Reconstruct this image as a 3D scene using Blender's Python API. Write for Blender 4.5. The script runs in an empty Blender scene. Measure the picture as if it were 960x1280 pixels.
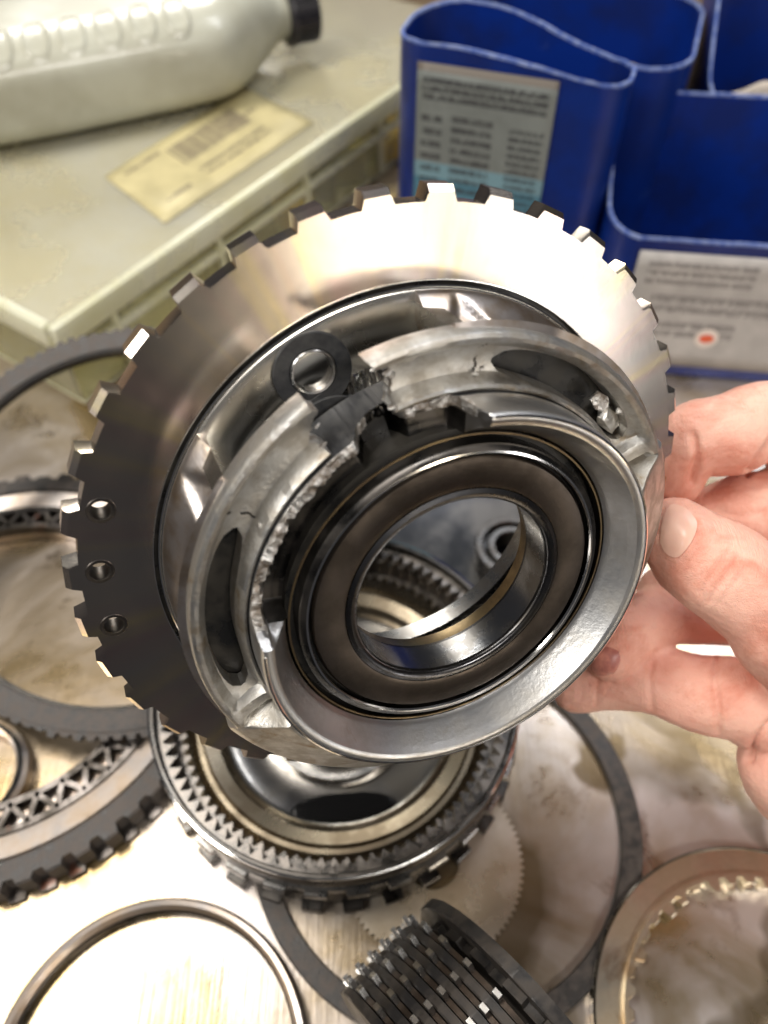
import bpy, bmesh, math, random
from mathutils import Vector, Matrix, noise
from math import sin, cos, pi, radians as R_, sqrt
random.seed(4)
C = bpy.context.scene.collection
S = bpy.context.scene
# ------------------------------------------------------------------ camera
PITCH = R_(52); HC = 0.255; F = 1005.0
cd = bpy.data.cameras.new('camera'); cam = bpy.data.objects.new('camera', cd); C.objects.link(cam); S.camera = cam
cam.location = (0, 0, HC); cam.rotation_euler = (pi/2 - PITCH, 0, 0)
cd.sensor_fit = 'HORIZONTAL'; cd.sensor_width = 36; cd.lens = F/960*36; cd.clip_start = .005; cd.clip_end = 50
cd.dof.use_dof = True; cd.dof.focus_distance = .152; cd.dof.aperture_fstop = 17
# ------------------------------------------------------------------ light
w = bpy.data.worlds.new('World'); S.world = w; w.use_nodes = True
bg = w.node_tree.nodes['Background']; bg.inputs[0].default_value = (.95, .93, 1, 1); bg.inputs[1].default_value = .04
def lamp(name, loc, target, sx, sy, power, col):
    l = bpy.data.lights.new(name, 'AREA'); l.shape = 'RECTANGLE'; l.size = sx; l.size_y = sy; l.energy = power; l.color = col
    o = bpy.data.objects.new(name, l); C.objects.link(o); o.location = loc
    o.rotation_euler = (Vector(target)-Vector(loc)).to_track_quat('-Z', 'Y').to_euler(); return o
lamp('overhead_light', (-.55, .36, 1.45), (0, .2, 0), .55, .4, 12, (1, .95, .88))
lamp('overhead_light', (.62, .95, 1.5), (0.1, .3, 0), .9, .25, 9, (.93, .95, 1))
lamp('window_light', (1.52, -1.03, .20), (0, .1, .12), .12, .62, 2.5, (1, .96, .94))
lamp('window_light', (1.26, -1.36, .20), (0, .1, .12), .13, .55, 2.8, (1, .86, .66))
lamp('overhead_light', (-1.15, -.40, 1.25), (0, .1, .1), .6, .3, 14, (1, .96, .9))  # unseen lamp added to brighten the left pillar facet, lip and tooth chamfers
lamp('overhead_light', (.55, -1.0, 1.35), (0, .1, .1), .8, .3, 16, (1, .95, .9))  # unseen fill added behind the camera to brighten front faces and the hand
lamp('added_far_light', (-.62, 2.3, 1.15), (-.1, .4, 0), .9, .35, 20, (1, .97, .9))  # unseen lamp added on the far side so the bottle shows a highlight
S.view_settings.view_transform = 'Standard'; S.view_settings.look = 'None'; S.view_settings.exposure = 0.12; S.view_settings.gamma = 1
S.render.engine = 'CYCLES'; S.cycles.use_denoising = True; S.cycles.max_bounces = 8; S.cycles.caustics_reflective = True
# ------------------------------------------------------------------ projection helpers (pixel of the photograph -> point at a height)
cp, sp = cos(PITCH), sin(PITCH)
def ray(u, v):
    a = (u-480)/F; b = -(v-640)/F
    return Vector((a, b*sp + cp, b*cp - sp))
def at(u, v, z=0.0):
    d = ray(u, v); t = (z-HC)/d.z
    return Vector((0, 0, HC)) + d*t
def atd(u, v, dep): return Vector((0, 0, HC)) + ray(u, v)*dep
def pix(p):
    q = Vector(p)-Vector((0, 0, HC)); dep = q.y*cp - q.z*sp; up = q.y*sp + q.z*cp
    return 480+F*q.x/dep, 640-F*up/dep
def circ(xc, half, ybot, z):          # a level circle from its pixel centre column, half width and lowest pixel
    lo, hi = ybot-2*half-100, ybot-5
    for _ in range(50):
        m = (lo+hi)/2; c = at(xc, m, z); r = (at(xc+half, m, z)-c).length
        if pix(c-Vector((0, r, 0)))[1] > ybot: hi = m
        else: lo = m
    return c, r
def zfind(top, gnd):           # height of a point seen at pixel top that stands above the ground pixel gnd
    g = at(*gnd); lo, hi = 0, .22
    for _ in range(40):
        m = (lo+hi)/2
        if pix((g.x, g.y, m))[1] < top[1]: hi = m
        else: lo = m
    return m
# ------------------------------------------------------------------ mesh helpers
def thing(name, label, cat, loc=(0, 0, 0), rot=None, group=None):
    o = bpy.data.objects.new(name, None); C.objects.link(o); o.location = loc; o.empty_display_size = .02
    if rot is not None: o.rotation_euler = rot
    o['label'] = label; o['category'] = cat
    if group: o['group'] = group
    return o
def tag(o, label, cat, group=None, kind=None):
    if label: o['label'] = label
    if cat: o['category'] = cat
    if group: o['group'] = group
    if kind: o['kind'] = kind
    return o
def mk(name, V, Fc, mat, parent=None, smooth=40, recalc=False):
    me = bpy.data.meshes.new(name); me.from_pydata([tuple(v) for v in V], [], Fc); me.materials.append(mat)
    if recalc:
        bm = bmesh.new(); bm.from_mesh(me); bmesh.ops.recalc_face_normals(bm, faces=bm.faces); bm.to_mesh(me); bm.free()
    me.update()
    if smooth:
        me.polygons.foreach_set('use_smooth', [True]*len(me.polygons)); me.set_sharp_from_angle(angle=R_(smooth))
    o = bpy.data.objects.new(name, me); C.objects.link(o)
    if parent: o.parent = parent
    return o
def bmo(name, bm, mat, parent=None, smooth=40):
    bmesh.ops.recalc_face_normals(bm, faces=bm.faces)
    me = bpy.data.meshes.new(name); bm.to_mesh(me); bm.free(); me.materials.append(mat)
    if smooth:
        me.polygons.foreach_set('use_smooth', [True]*len(me.polygons)); me.set_sharp_from_angle(angle=R_(smooth))
    o = bpy.data.objects.new(name, me); C.objects.link(o)
    if parent: o.parent = parent
    return o
def revolve(name, prof, mat, parent=None, n=180, u=1.0, closed=True, t0=0, t1=360, smooth=35, fn=None, z0=0):
    """prof: list of (r,h), or a function theta_deg -> list; fn(theta,r,h)->(r,h) modifies"""
    full = abs(t1-t0) >= 359.9; V = []; Fc = []
    m = n if full else n+1
    for i in range(m):
        th = t0+(t1-t0)*i/n; P = prof(th) if callable(prof) else prof
        for (r, h) in P:
            if fn: r, h = fn(th, r, h)
            V.append((r*u*cos(R_(th)), r*u*sin(R_(th)), h*u+z0))
    k = len(P); kk = k if closed else k-1
    for i in range(n):
        a = i*k; b = ((i+1) % m)*k
        for j in range(kk):
            j2 = (j+1) % k; Fc.append((a+j, b+j, b+j2, a+j2))
    if not full and closed:
        Fc.append(tuple(range(k))); Fc.append(tuple(range(n*k, n*k+k))[::-1])
    return mk(name, V, Fc, mat, parent, smooth, recalc=True)
def gearring(name, mat, parent, ri, ro, rt, nt, z0, z1, duty=.5, slope=.12, inner=False, phase=0, u=1, twist=0, chamfer=0, jit=0, smooth=30, zsteps=1):
    """flat ring, teeth outside (ro root -> rt tip) or inside (inner=True: ri root, rt tip)"""
    prof = []
    for k in range(nt):
        b = 360*k/nt+phase; p = 360/nt
        e = slope*p; hw = duty*p/2; jj = random.uniform(-jit, jit)
        rr = ri if inner else ro
        prof += [(b-hw-e, rr), (b-hw, rt+jj), (b+hw, rt+jj), (b+hw+e, rr)]
        for q in range(1, 3): prof.append((b+hw+e+(p-2*hw-2*e)*q/3, rr))
    m = len(prof); V = []; Fc = []
    zs = [(z0, 0), (z1-chamfer, 0), (z1, chamfer)] if chamfer else [(z0+(z1-z0)*i/zsteps, 0) for i in range(zsteps+1)]
    for (z, c) in zs:
        tw = twist*(z-z0)/(z1-z0+1e-9)
        for (th, r) in prof:
            sg = (1 if inner else -1)
            a = R_(th+tw); r2 = r+sg*c*(1 if abs(r-rt) < abs(rt-(ri if inner else ro))*.5+jit else .05)
            V.append((r2*u*cos(a), r2*u*sin(a), z*u))
    other = ro if inner else ri
    for z in (z0, z1):
        for (th, r) in prof: V.append((other*u*cos(R_(th)), other*u*sin(R_(th)), z*u))
    L = len(zs)
    for i in range(m):
        j = (i+1) % m
        for s in range(L-1): Fc.append((s*m+i, s*m+j, (s+1)*m+j, (s+1)*m+i))
        t = (L-1)*m; A = L*m; B = (L+1)*m
        Fc.append((t+i, t+j, B+j, B+i)); Fc.append((B+i, B+j, A+j, A+i)); Fc.append((A+i, A+j, j, i))
    return mk(name, V, Fc, mat, parent, smooth, recalc=True)
def box(bm, c, s, M=None, bev=0):
    r = bmesh.ops.create_cube(bm, size=1); vs = r['verts']
    for v in vs: v.co = Vector((v.co.x*s[0], v.co.y*s[1], v.co.z*s[2]))+Vector(c)
    if bev:
        es = list({e for v in vs for e in v.link_edges}); q = bmesh.ops.bevel(bm, geom=es, offset=bev, segments=2, affect='EDGES', profile=.5); vs = list({v for f in q['faces'] for v in f.verts} | {v for v in vs if v.is_valid})
    if M: 
        for v in vs: v.co = M @ v.co
def boolean(o, cutters):
    for c in cutters:
        m = o.modifiers.new('b', 'BOOLEAN'); m.operation = 'DIFFERENCE'; m.solver = 'EXACT'; m.object = c; m.material_mode = 'TRANSFER'
    bake(o)
    for c in cutters:
        me = c.data; bpy.data.objects.remove(c); bpy.data.meshes.remove(me)
def bake(o, smooth=35):
    dg = bpy.context.evaluated_depsgraph_get(); dg.update()
    me = bpy.data.meshes.new_from_object(o.evaluated_get(dg)); old = o.data; o.modifiers.clear(); o.data = me
    me.name = old.name; bpy.data.meshes.remove(old)
    me.polygons.foreach_set('use_smooth', [True]*len(me.polygons))
    if smooth: me.set_sharp_from_angle(angle=R_(smooth))
def prism(pts, h0, h1, u):
    bm = bmesh.new(); a = [bm.verts.new((x*u, y*u, h0*u)) for x, y in pts]; b = [bm.verts.new((x*u, y*u, h1*u)) for x, y in pts]
    n = len(pts); bm.faces.new(a[::-1]); bm.faces.new(b)
    for i in range(n): bm.faces.new((a[i], a[(i+1) % n], b[(i+1) % n], b[i]))
    return bm
# ------------------------------------------------------------------ materials
def M(name, c1, c2=None, metal=0.0, rough=.5, rough2=None, nscale=200, lo=.4, hi=.6, bump=0, bscale=400, aniso=0, tangent=False,
      trans=0, sss=0, c3=None, n3=60, lo3=.55, hi3=.7, r3=None, coat=0, scratch=0, dist=0, ior=1.45, specular=None, bdist=.0004, ang=None):
    m = bpy.data.materials.new(name); m.use_nodes = True; N = m.node_tree.nodes; L = m.node_tree.links; b = N['Principled BSDF']
    tc = N.new('ShaderNodeTexCoord')
    def nz(scale, det=4, rg=.55, d=0, vec=None):
        t = N.new('ShaderNodeTexNoise'); t.inputs['Scale'].default_value = scale; t.inputs['Detail'].default_value = det
        t.inputs['Roughness'].default_value = rg; t.inputs['Distortion'].default_value = d
        L.new(vec or tc.outputs['Object'], t.inputs['Vector']); return t.outputs['Fac']
    def ramp(src, a, c, v0=0., v1=1.):
        r = N.new('ShaderNodeMapRange'); r.inputs[1].default_value = a; r.inputs[2].default_value = c; r.inputs[3].default_value = v0; r.inputs[4].default_value = v1
        L.new(src, r.inputs[0]); return r.outputs[0]
    def mixc(f, a, c):
        x = N.new('ShaderNodeMix'); x.data_type = 'RGBA'; L.new(f, x.inputs[0])
        for s, v in ((6, a), (7, c)):
            if isinstance(v, tuple): x.inputs[s].default_value = (*v, 1)
            else: L.new(v, x.inputs[s])
        return x.outputs[2]
    def mixf(f, a, c):
        x = N.new('ShaderNodeMix'); x.data_type = 'FLOAT'; L.new(f, x.inputs[0])
        for s, v in ((2, a), (3, c)):
            if isinstance(v, (float, int)): x.inputs[s].default_value = v
            else: L.new(v, x.inputs[s])
        return x.outputs[0]
    b.inputs['Metallic'].default_value = metal; b.inputs['Roughness'].default_value = rough; b.inputs['Base Color'].default_value = (*c1, 1)
    b.inputs['IOR'].default_value = ior
    col = c1; ro = float(rough)
    if c2 is not None:
        f = ramp(nz(nscale, 5, .6, dist), lo, hi); col = mixc(f, col, c2)
        if rough2 is not None: ro = mixf(f, ro, float(rough2))
    if ang is not None:       # tint that varies round the axis like heat and oil bands on a turned face
        sx = N.new('ShaderNodeSeparateXYZ'); L.new(tc.outputs['Object'], sx.inputs[0])
        at2 = N.new('ShaderNodeMath'); at2.operation = 'ARCTAN2'; L.new(sx.outputs[1], at2.inputs[0]); L.new(sx.outputs[0], at2.inputs[1])
        cb = N.new('ShaderNodeCombineXYZ'); L.new(at2.outputs[0], cb.inputs[0]); 
        f = ramp(nz(ang[1], 4, .65, 0, cb.outputs[0]), .45, .62); col = mixc(f, col, ang[0])
        f = ramp(nz(ang[1]*1.7+1, 3, .6, 0, cb.outputs[0]), .5, .68); col = mixc(f, col, ang[2])
    if c3 is not None:
        f = ramp(nz(n3, 6, .65, .6), lo3, hi3); col = mixc(f, col, c3)
        if r3 is not None: ro = mixf(f, ro, float(r3))
    if not isinstance(col, tuple): L.new(col, b.inputs['Base Color'])
    if not isinstance(ro, float): L.new(ro, b.inputs['Roughness'])
    if bump or scratch:
        h = nz(bscale, 6, .6)
        if scratch:
            mp = N.new('ShaderNodeMapping'); mp.inputs['Scale'].default_value = (1, .03, 1); mp.inputs['Rotation'].default_value = (0, 0, .6); L.new(tc.outputs['Object'], mp.inputs[0])
            s = nz(bscale*4, 2, .5, 0, mp.outputs[0]); a = N.new('ShaderNodeMath'); a.operation = 'ADD'; L.new(h, a.inputs[0]); L.new(s, a.inputs[1]); h = a.outputs[0]
        bp = N.new('ShaderNodeBump'); bp.inputs['Strength'].default_value = bump or scratch; bp.inputs['Distance'].default_value = bdist
        L.new(h, bp.inputs['Height']); L.new(bp.outputs[0], b.inputs['Normal'])
    if aniso:
        b.inputs['Anisotropic'].default_value = aniso
        t = N.new('ShaderNodeTangent'); t.direction_type = 'RADIAL'; t.axis = 'Z'; L.new(t.outputs[0], b.inputs['Tangent'])
    if trans: b.inputs['Transmission Weight'].default_value = trans
    if coat: b.inputs['Coat Weight'].default_value = coat; b.inputs['Coat Roughness'].default_value = .06
    if specular is not None: b.inputs['Specular IOR Level'].default_value = specular
    if sss:
        b.inputs['Subsurface Weight'].default_value = sss; b.inputs['Subsurface Radius'].default_value = (1, .3, .15); b.inputs['Subsurface Scale'].default_value = .003
    m['x'] = 1
    return m
flange_m = M('turned_steel', (.60, .56, .51), (.48, .42, .36), 1, .165, .23, 60, .35, .7, bump=.05, bscale=900, bdist=.00008, aniso=.6, c3=(.33, .24, .13), n3=120, lo3=.66, hi3=.8, ang=((.58, .46, .42), 4.2, (.70, .60, .38)))
bright_m = M('bright_steel', (.80, .79, .76), (.66, .63, .58), 1, .18, .28, 150, coat=0)
line_m = M('polished_edge', (.9, .89, .86), None, 1, .1)
brush_m = M('brushed_steel', (.66, .64, .61), (.54, .49, .43), 1, .3, .4, 80, bump=.04, bscale=700, aniso=.4)
carrier_m = M('machined_steel', (.72, .71, .67), (.60, .55, .46), 1, .24, .3, 70, .42, .75, bump=.03, aniso=.6, bdist=.0001, c3=(.28, .17, .07), n3=70, lo3=.66, hi3=.8)
facet_m = M('ground_facet_steel', (.66, .60, .56), (.50, .36, .22), 1, .34, .3, 150, .45, .75, bump=.12, bscale=800)
cast_m = M('cast_aluminium', (.66, .65, .62), (.46, .43, .38), 1, .38, .5, 220, bump=.35, bscale=1500, c3=(.30, .20, .09), n3=110, lo3=.57, hi3=.72, bdist=.0003)
frac_m = M('fractured_metal', (.86, .85, .82), (.30, .26, .22), 1, .34, .5, 380, bump=.8, bscale=1500, bdist=.0005, c3=(.30, .19, .08), n3=250, lo3=.62, hi3=.72)
silver_m = M('satin_silver', (.72, .72, .72), (.56, .54, .51), 1, .32, .4, 100, bump=.12, bscale=1100, aniso=.6, c3=(.38, .30, .18), n3=90, lo3=.6, hi3=.76)
darkm = M('dark_oiled_steel', (.07, .068, .065), (.12, .11, .10), 1, .22, .4, 120, bump=.05)
race_m = M('brown_bearing_race', (.125, .105, .09), (.07, .058, .048), 1, .36, .46, 90, bump=.08, bscale=1200, aniso=.5)
race2_m = M('grey_bearing_race', (.11, .11, .115), (.06, .055, .05), 1, .22, .33, 90, bump=.04, aniso=.6)
bore_m = M('bore_steel', (.34, .35, .37), (.22, .21, .20), 1, .2, .3, 140, bump=.04, scratch=.15)
brown_m = M('brown_oil_bronze', (.36, .27, .15), (.18, .13, .08), 1, .3, .4, 160, bump=.06)
black_m = M('black_oily_and_shade', (.012, .012, .012), (.03, .027, .022), 0, .25, .5, 150, bump=.05)
washer_gap_m = M('dark_grey_washer_gap_shade', (.026, .027, .030), (.05, .05, .05), .15, .42, .55, 400, bump=.08)
gearm = M('gear_steel', (.50, .50, .49), (.34, .32, .30), 1, .25, .35, 300)
darkgear = M('dark_gear_steel', (.10, .095, .09), (.22, .20, .18), 1, .25, .35, 200)
gold_m = M('oily_tan_steel', (.24, .205, .15), (.12, .095, .065), 1, .24, .34, 60, aniso=.4)
grey_m = M('drum_grey_steel', (.26, .25, .235), (.12, .11, .095), 1, .16, .26, 60)
ringdark = M('dark_ring_steel', (.16, .145, .135), (.08, .07, .06), 1, .3, .5, 120, bump=.15, c3=(.25, .09, .05), n3=90, lo3=.62, hi3=.72)
friction_m = M('friction_lining', (.045, .042, .04), (.09, .075, .065), .2, .35, .6, 300, bump=.4, bscale=1200)
ringlight = M('pale_ring_steel', (.72, .66, .62), (.55, .44, .34), 1, .3, .4, 60, bump=.08, c3=(.34, .22, .10), n3=60, lo3=.6, hi3=.75)
disc_m = M('bright_disc_steel', (.66, .64, .60), (.46, .40, .32), 1, .34, .42, 30, bump=.1, bscale=300, scratch=.1, c3=(.30, .22, .12), n3=22, lo3=.58, hi3=.72)
# ------------------------------------------------------------------ bench
def bench_mat():
    m = M('oily_steel_sheet', (.66, .60, .56), (.42, .31, .16), .78, .38, .24, 15, .40, .60, bump=.16, bscale=240, c3=(.17, .11, .045), n3=26, lo3=.55, hi3=.70, r3=.14, dist=.9, scratch=.3)
    N = m.node_tree.nodes; L = m.node_tree.links; b = N['Principled BSDF']; src = b.inputs['Base Color'].links[0].from_socket
    geo = N.new('ShaderNodeNewGeometry'); nzz = N.new('ShaderNodeTexNoise'); nzz.inputs['Scale'].default_value = 60; L.new(geo.outputs['Position'], nzz.inputs['Vector'])
    sub = N.new('ShaderNodeVectorMath'); sub.operation = 'SUBTRACT'; sub.inputs[1].default_value = (.5, .5, .5); L.new(nzz.outputs['Color'], sub.inputs[0])
    sc = N.new('ShaderNodeVectorMath'); sc.operation = 'SCALE'; sc.inputs['Scale'].default_value = .022; L.new(sub.outputs[0], sc.inputs[0])
    ad = N.new('ShaderNodeVectorMath'); ad.operation = 'ADD'; L.new(geo.outputs['Position'], ad.inputs[0]); L.new(sc.outputs[0], ad.inputs[1])
    col = src
    spots = [((755, 955), .0075, .0, .003, .85), ((870, 1105), .054, .0515, .003, .6), ((800, 905), .018, 0, .01, .7), ((900, 940), .012, 0, .008, .7), ((100, 960), .03, 0, .02, .45), ((560, 1110), .026, 0, .006, .8), ((90, 800), .035, 0, .03, .6), ((640, 1000), .02, 0, .015, .45), ((610, 1230), .03, 0, .03, .3)]
    for (px, ro, ri, soft, amt) in spots:
        c = at(*px)
        if px == (870, 1105): c = at(745, 1075)
        d = N.new('ShaderNodeVectorMath'); d.operation = 'DISTANCE'; L.new(ad.outputs[0], d.inputs[0]); d.inputs[1].default_value = c
        r = N.new('ShaderNodeMapRange'); r.inputs[1].default_value = ro; r.inputs[2].default_value = ro+soft; r.inputs[3].default_value = amt; r.inputs[4].default_value = 0; L.new(d.outputs['Value'], r.inputs[0]); f = r.outputs[0]
        if ri:
            r2 = N.new('ShaderNodeMapRange'); r2.inputs[1].default_value = ri-soft; r2.inputs[2].default_value = ri; L.new(d.outputs['Value'], r2.inputs[0])
            mu = N.new('ShaderNodeMath'); mu.operation = 'MULTIPLY'; L.new(f, mu.inputs[0]); L.new(r2.outputs[0], mu.inputs[1]); f = mu.outputs[0]
        x = N.new('ShaderNodeMix'); x.data_type = 'RGBA'; L.new(f, x.inputs[0]); L.new(col, x.inputs[6]); x.inputs[7].default_value = (.13, .09, .04, 1); col = x.outputs[2]
    L.new(col, b.inputs['Base Color']); return m
bm = bmesh.new(); bmesh.ops.create_grid(bm, x_segments=80, y_segments=60, size=.9)
for v in bm.verts: v.co.z = noise.noise(v.co*7)*.0008
for v in bm.verts: v.co.y = (v.co.y+.9)*.55-.035
box(bm, (0, -.0375, -.012), (1.8, .004, .03))
bench = tag(bmo('bench_top', bm, bench_mat(), None, 180), 'oily scratched steel sheet the parts are laid out on', None, None, 'structure')
# ------------------------------------------------------------------ the damaged planet carrier held in the hand
U = .00075
nC = Vector((.47051566, -.63892844, 1)).normalized(); e1c = Vector((0, 1, 0)).cross(nC).normalized(); e2c = nC.cross(e1c)
def c2w(v): return Vector((v.x, v.y*sp - v.z*cp, v.y*cp + v.z*sp))
nW, e1W, e2W = c2w(nC), c2w(e1c), c2w(e2c)
Cw = c2w(Vector((.00636479, -.00411131, -.21188903)))*.75 + Vector((0, 0, HC))
T = thing('planet_carrier', 'broken steel planet carrier with toothed flange, held up in the hand', 'gear part')
mw = Matrix((e1W, e2W, nW)).transposed().to_4x4(); mw.translation = Cw; T.matrix_world = mw
def hp(th, r, h): return mw @ Vector((r*U*cos(R_(th)), r*U*sin(R_(th)), h*U))
def pol(th, r): return (r*cos(R_(th)), r*sin(R_(th)))
oilbrown_m = M('dark_brown_oil', (.16, .10, .06), (.03, .025, .02), 1, .3, .5, 500)
# flange
fl = gearring('toothed_flange', flange_m, T, 65.2, 81.7, 85, 36, -5.5, 0, duty=.40, slope=.06, phase=8.9, u=U, chamfer=1.3, jit=.12)
cut = []
for th in (176.2, 188.2, 200.2):
    x, y = pol(th, 77.2)
    bm = prism([(x+2.35*cos(a*pi/16), y+2.35*sin(a*pi/16)) for a in range(32)], -9, 4, U); cut.append(bmo('c', bm, black_m, None, 0)); cut[-1].matrix_world = mw
boolean(fl, cut)
for th in (176.2, 188.2, 200.2):
    x, y = pol(th, 77.2)
    o = revolve('hole_bushing', [(2.3, -5.4), (2.3, -.3), (2.45, .12), (3.1, .16), (3.25, 0), (2.9, -.5), (2.9, -5.4)], gearm, T, 32, U); o.location = (x*U, y*U, 0)
    o.data.materials[0] = ringdark
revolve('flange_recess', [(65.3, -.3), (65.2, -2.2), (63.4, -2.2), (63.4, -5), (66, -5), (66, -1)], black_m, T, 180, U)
revolve('snap_ring', [(63.5, -1.2), (64.0, -1.2), (64.05, .1), (63.75, .35), (63.45, .1)], line_m, T, 200, U, t0=20, t1=338)
revolve('flange_lip', [(65.0, -1.5), (65.25, -1.5), (65.35, .18), (65.1, .2)], bright_m, T, 200, U)
# base plate with planet pin
revolve('base_plate', [(47.6, -4), (63.3, -4), (63.4, .3), (62.9, .6), (57, .3), (48.4, .3), (47.6, 0)], carrier_m, T, 200, U)
x, y = pol(130, 53.8)
o = revolve('thrust_washer', [(5.3, .3), (9.0, .3), (9.2, .9), (9.0, 1.5), (5.6, 1.5), (5.3, 1.2)], washer_gap_m, T, 64, U); o.location = (x*U, y*U, .1*U)
o2 = revolve('pin_sleeve', [(5.3, -3), (5.3, 1.5), (5.0, 1.9), (4.6, 1.6), (4.45, .6), (4.3, -2)], gearm, T, 48, U); o2.location = (x*U, y*U, 0)
o2 = revolve('planet_pin', [(0, -5.4), (1.6, -5.2), (2.2, -4.2), (2.9, -4.4), (3.4, -3.0), (3.6, -3.4), (3.75, -1.9), (3.9, -2.3), (4.05, -1.0), (4.3, -1.2), (4.3, -6.4), (0, -6.4)], oilbrown_m, T, 48, U, closed=False); o2.location = (x*U, y*U, 0)
gearring('sun_gear', gearm, T, 40.4, 44.2, 46.4, 96, -7, -1.5, duty=.3, slope=.2, u=U, twist=5, zsteps=5)
revolve('thrust_plate', [(40.2, 3.4), (49.6, 3.4), (49.8, 4.2), (40.2, 4.3)], washer_gap_m, T, 160, U, t0=131, t1=460)
x, y = pol(116.5, 37.2)
pg = gearring('planet_gear', gearm, T, 2, 8.6, 9.9, 32, -3, 6.6, duty=.3, slope=.2, u=U, twist=16, zsteps=6); pg.location = (x*U, y*U, 0)
revolve('planet_gear_shade_disc', [(0, 6.7), (8.0, 6.7), (8.1, 7.0), (0, 7.0)], black_m, pg, 40, U)  # black disc on the gear, the dark of the hole put into its colour
bm = prism([pol(146-20.5*k/14, 49.6-.6*(k/14)**4*6) for k in range(15)]+[pol(124.5+1.2*sin(k*.5), 46-6*k/8) for k in range(9)]+[pol(126+20*k/10, 39.8) for k in range(11)], 4.4, 5.4, U)
bmo('inner_shroud', bm, washer_gap_m, T)
# pillars
def tri(th, s, th_a, th_b, th_ap):      # inside planar triangular facet: base at s=1 between th_a, th_b, apex at s=0
    if s <= 0: return 0
    l = th_ap+(th_a-th_ap)*s; r = th_ap+(th_b-th_ap)*s
    if l > r: l, r = r, l
    if th <= l or th >= r: return 0
    q = min(th-l, r-th); return min(1, q/2.0)
def ssm(a, b, x): t = max(0, min(1, (x-a)/(b-a))); return t*t*(3-2*t)
for pc in (70, 190, 310):
    V = []; Fc = []; n = 96; ns = 20
    fa = (pc+33, pc+9, pc+25) if pc == 70 else (pc-33, pc-9, pc-25)
    for i in range(n+1):
        th = pc-33+66*i/n
        for j in range(ns+1):
            s = j/ns; ed = .45+.55*cos(R_((th-pc)*2.2))
            r = 63.2-6.4*ssm(0, .5, s)*(1-.35*ed)+4.2*ssm(.62, 1, s) - 1.3*tri(th, s, *fa)*sin(pi*s)
            x, y = pol(th, r); V.append((x*U, y*U, (.4+20.6*s)*U))
    for i in range(n):
        for j in range(ns): a = i*(ns+1)+j; Fc.append((a, a+ns+1, a+ns+2, a+1))
    o = mk('pillar_wall', V, Fc, facet_m if pc != 310 else carrier_m, T, 30)
    m = o.modifiers.new('s', 'SOLIDIFY'); m.thickness = -2.2*U; m.offset = -1; m.thickness = 2.2*U; bake(o, 30)
    for sg in (-1, 1):
        pts = []
        a0 = pc+sg*33; a1 = pc+sg*28.5
        prof = [(a0, 60.9), (a0+sg*.6, 57), (a0+sg*.8, 53), (a0, 48.3), (a1, 48.3), (a1, 60.5)]
        bm = prism([pol(*q) for q in prof], .3, 20.8, U); bmo('pillar_rib', bm, carrier_m, T)
# cage ring
def sm(a, b, x): t = max(0, min(1, (x-a)/(b-a))); return t*t*(3-2*t)
top = [(61.4, 19), (61.5, 23.6), (61.1, 24.6), (60.3, 25.0), (59.4, 24.8), (58.7, 24.0), (57.6, 22.2), (54, 20.9), (51.6, 21.0), (50.7, 22.2), (50.2, 24.8), (49.6, 25.4), (49.0, 25.2), (48.8, 17.5), (52, 16.6), (58, 17.2)]
bot = [(64.2, 12), (64.3, 19.6), (64, 21.2), (63.2, 22.4), (62, 23.4), (60.5, 24.4), (58.4, 25.8), (55.6, 27.8), (53, 29.8), (51.2, 31.4), (50.2, 32.2), (49.6, 32.2), (49.0, 31.4), (48.8, 17.5), (52, 12.6), (58, 12)]
def cageprof(th):
    k = sm(35.2, 36.6, th)*(1-sm(221.6, 223, th))
    out = []
    for i, ((a, b), (c, d)) in enumerate(zip(top, bot)):
        r = a*k+c*(1-k); h = b*k+d*(1-k)
        nn = noise.noise(Vector((th*.15, i*.7, 0)))*.25
        # raised stop lugs beside the notches
        lug = max(sm(37, 37.8, th)*(1-sm(41, 42.5, th)), sm(216, 217.5, th)*(1-sm(220.4, 221.4, th)))
        if 5 <= i <= 9: h += lug*(24.6-h)*.75
        out.append((r, h+nn*(1 if 3 < i < 12 else .3)))
    return out
cage = revolve('cage_ring', cageprof, cast_m, T, 540, U, t0=-90, t1=270)
def jag(pts, amp, step, seed):
    out = []; n = len(pts); rnd = random.Random(seed)
    for i in range(n):
        a = Vector(pts[i]); b = Vector(pts[(i+1) % n]); L = (b-a).length; k = max(1, int(L/step))
        nr = Vector((-(b-a).y, (b-a).x)).normalized()
        for q in range(k):
            p = a.lerp(b, q/k)
            if q: p = p+nr*rnd.uniform(-amp, amp)
            out.append((p.x, p.y))
    return out
brk = [(135.2, 65), (135.6, 60.5), (134.6, 57), (136.8, 55.5), (139.5, 53.2), (140.6, 52), (138.8, 50.6), (138.2, 49), (137.5, 46), (122.5, 46), (121.0, 48.2), (119.2, 50), (117.8, 53), (116.6, 55.4), (118.6, 57.8), (121.6, 60.2), (122.6, 62), (122.8, 65)]
cuts = [bmo('c', prism(jag([pol(*q) for q in brk], .38, .8, 3), 5, 40, U), frac_m, None, 0)]
cuts[0].data.materials[0] = frac_m
def slot(t0, t1, ri, ro, e0=2, e1=2):
    pts = []; n = 24
    for i in range(n+1):
        f = i/n; th = t0+(t1-t0)*f; k = sqrt(max(0, 1-abs(2*f-1)**5)); mid = (ri+ro)/2; pts.append(pol(th, mid+(ro-mid)*(.15+.85*k)))
    for i in range(n+1):
        f = 1-i/n; th = t0+(t1-t0)*f; k = sqrt(max(0, 1-abs(2*f-1)**5)); mid = (ri+ro)/2; pts.append(pol(th, mid-(mid-ri)*(.15+.85*k)))
    return bmo('c', prism(pts, 5, 40, U), cast_m, None, 0)
cuts += [slot(166, 213.5, 51.0, 57.6), slot(44, 93.5, 50.6, 57.6)]
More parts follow.
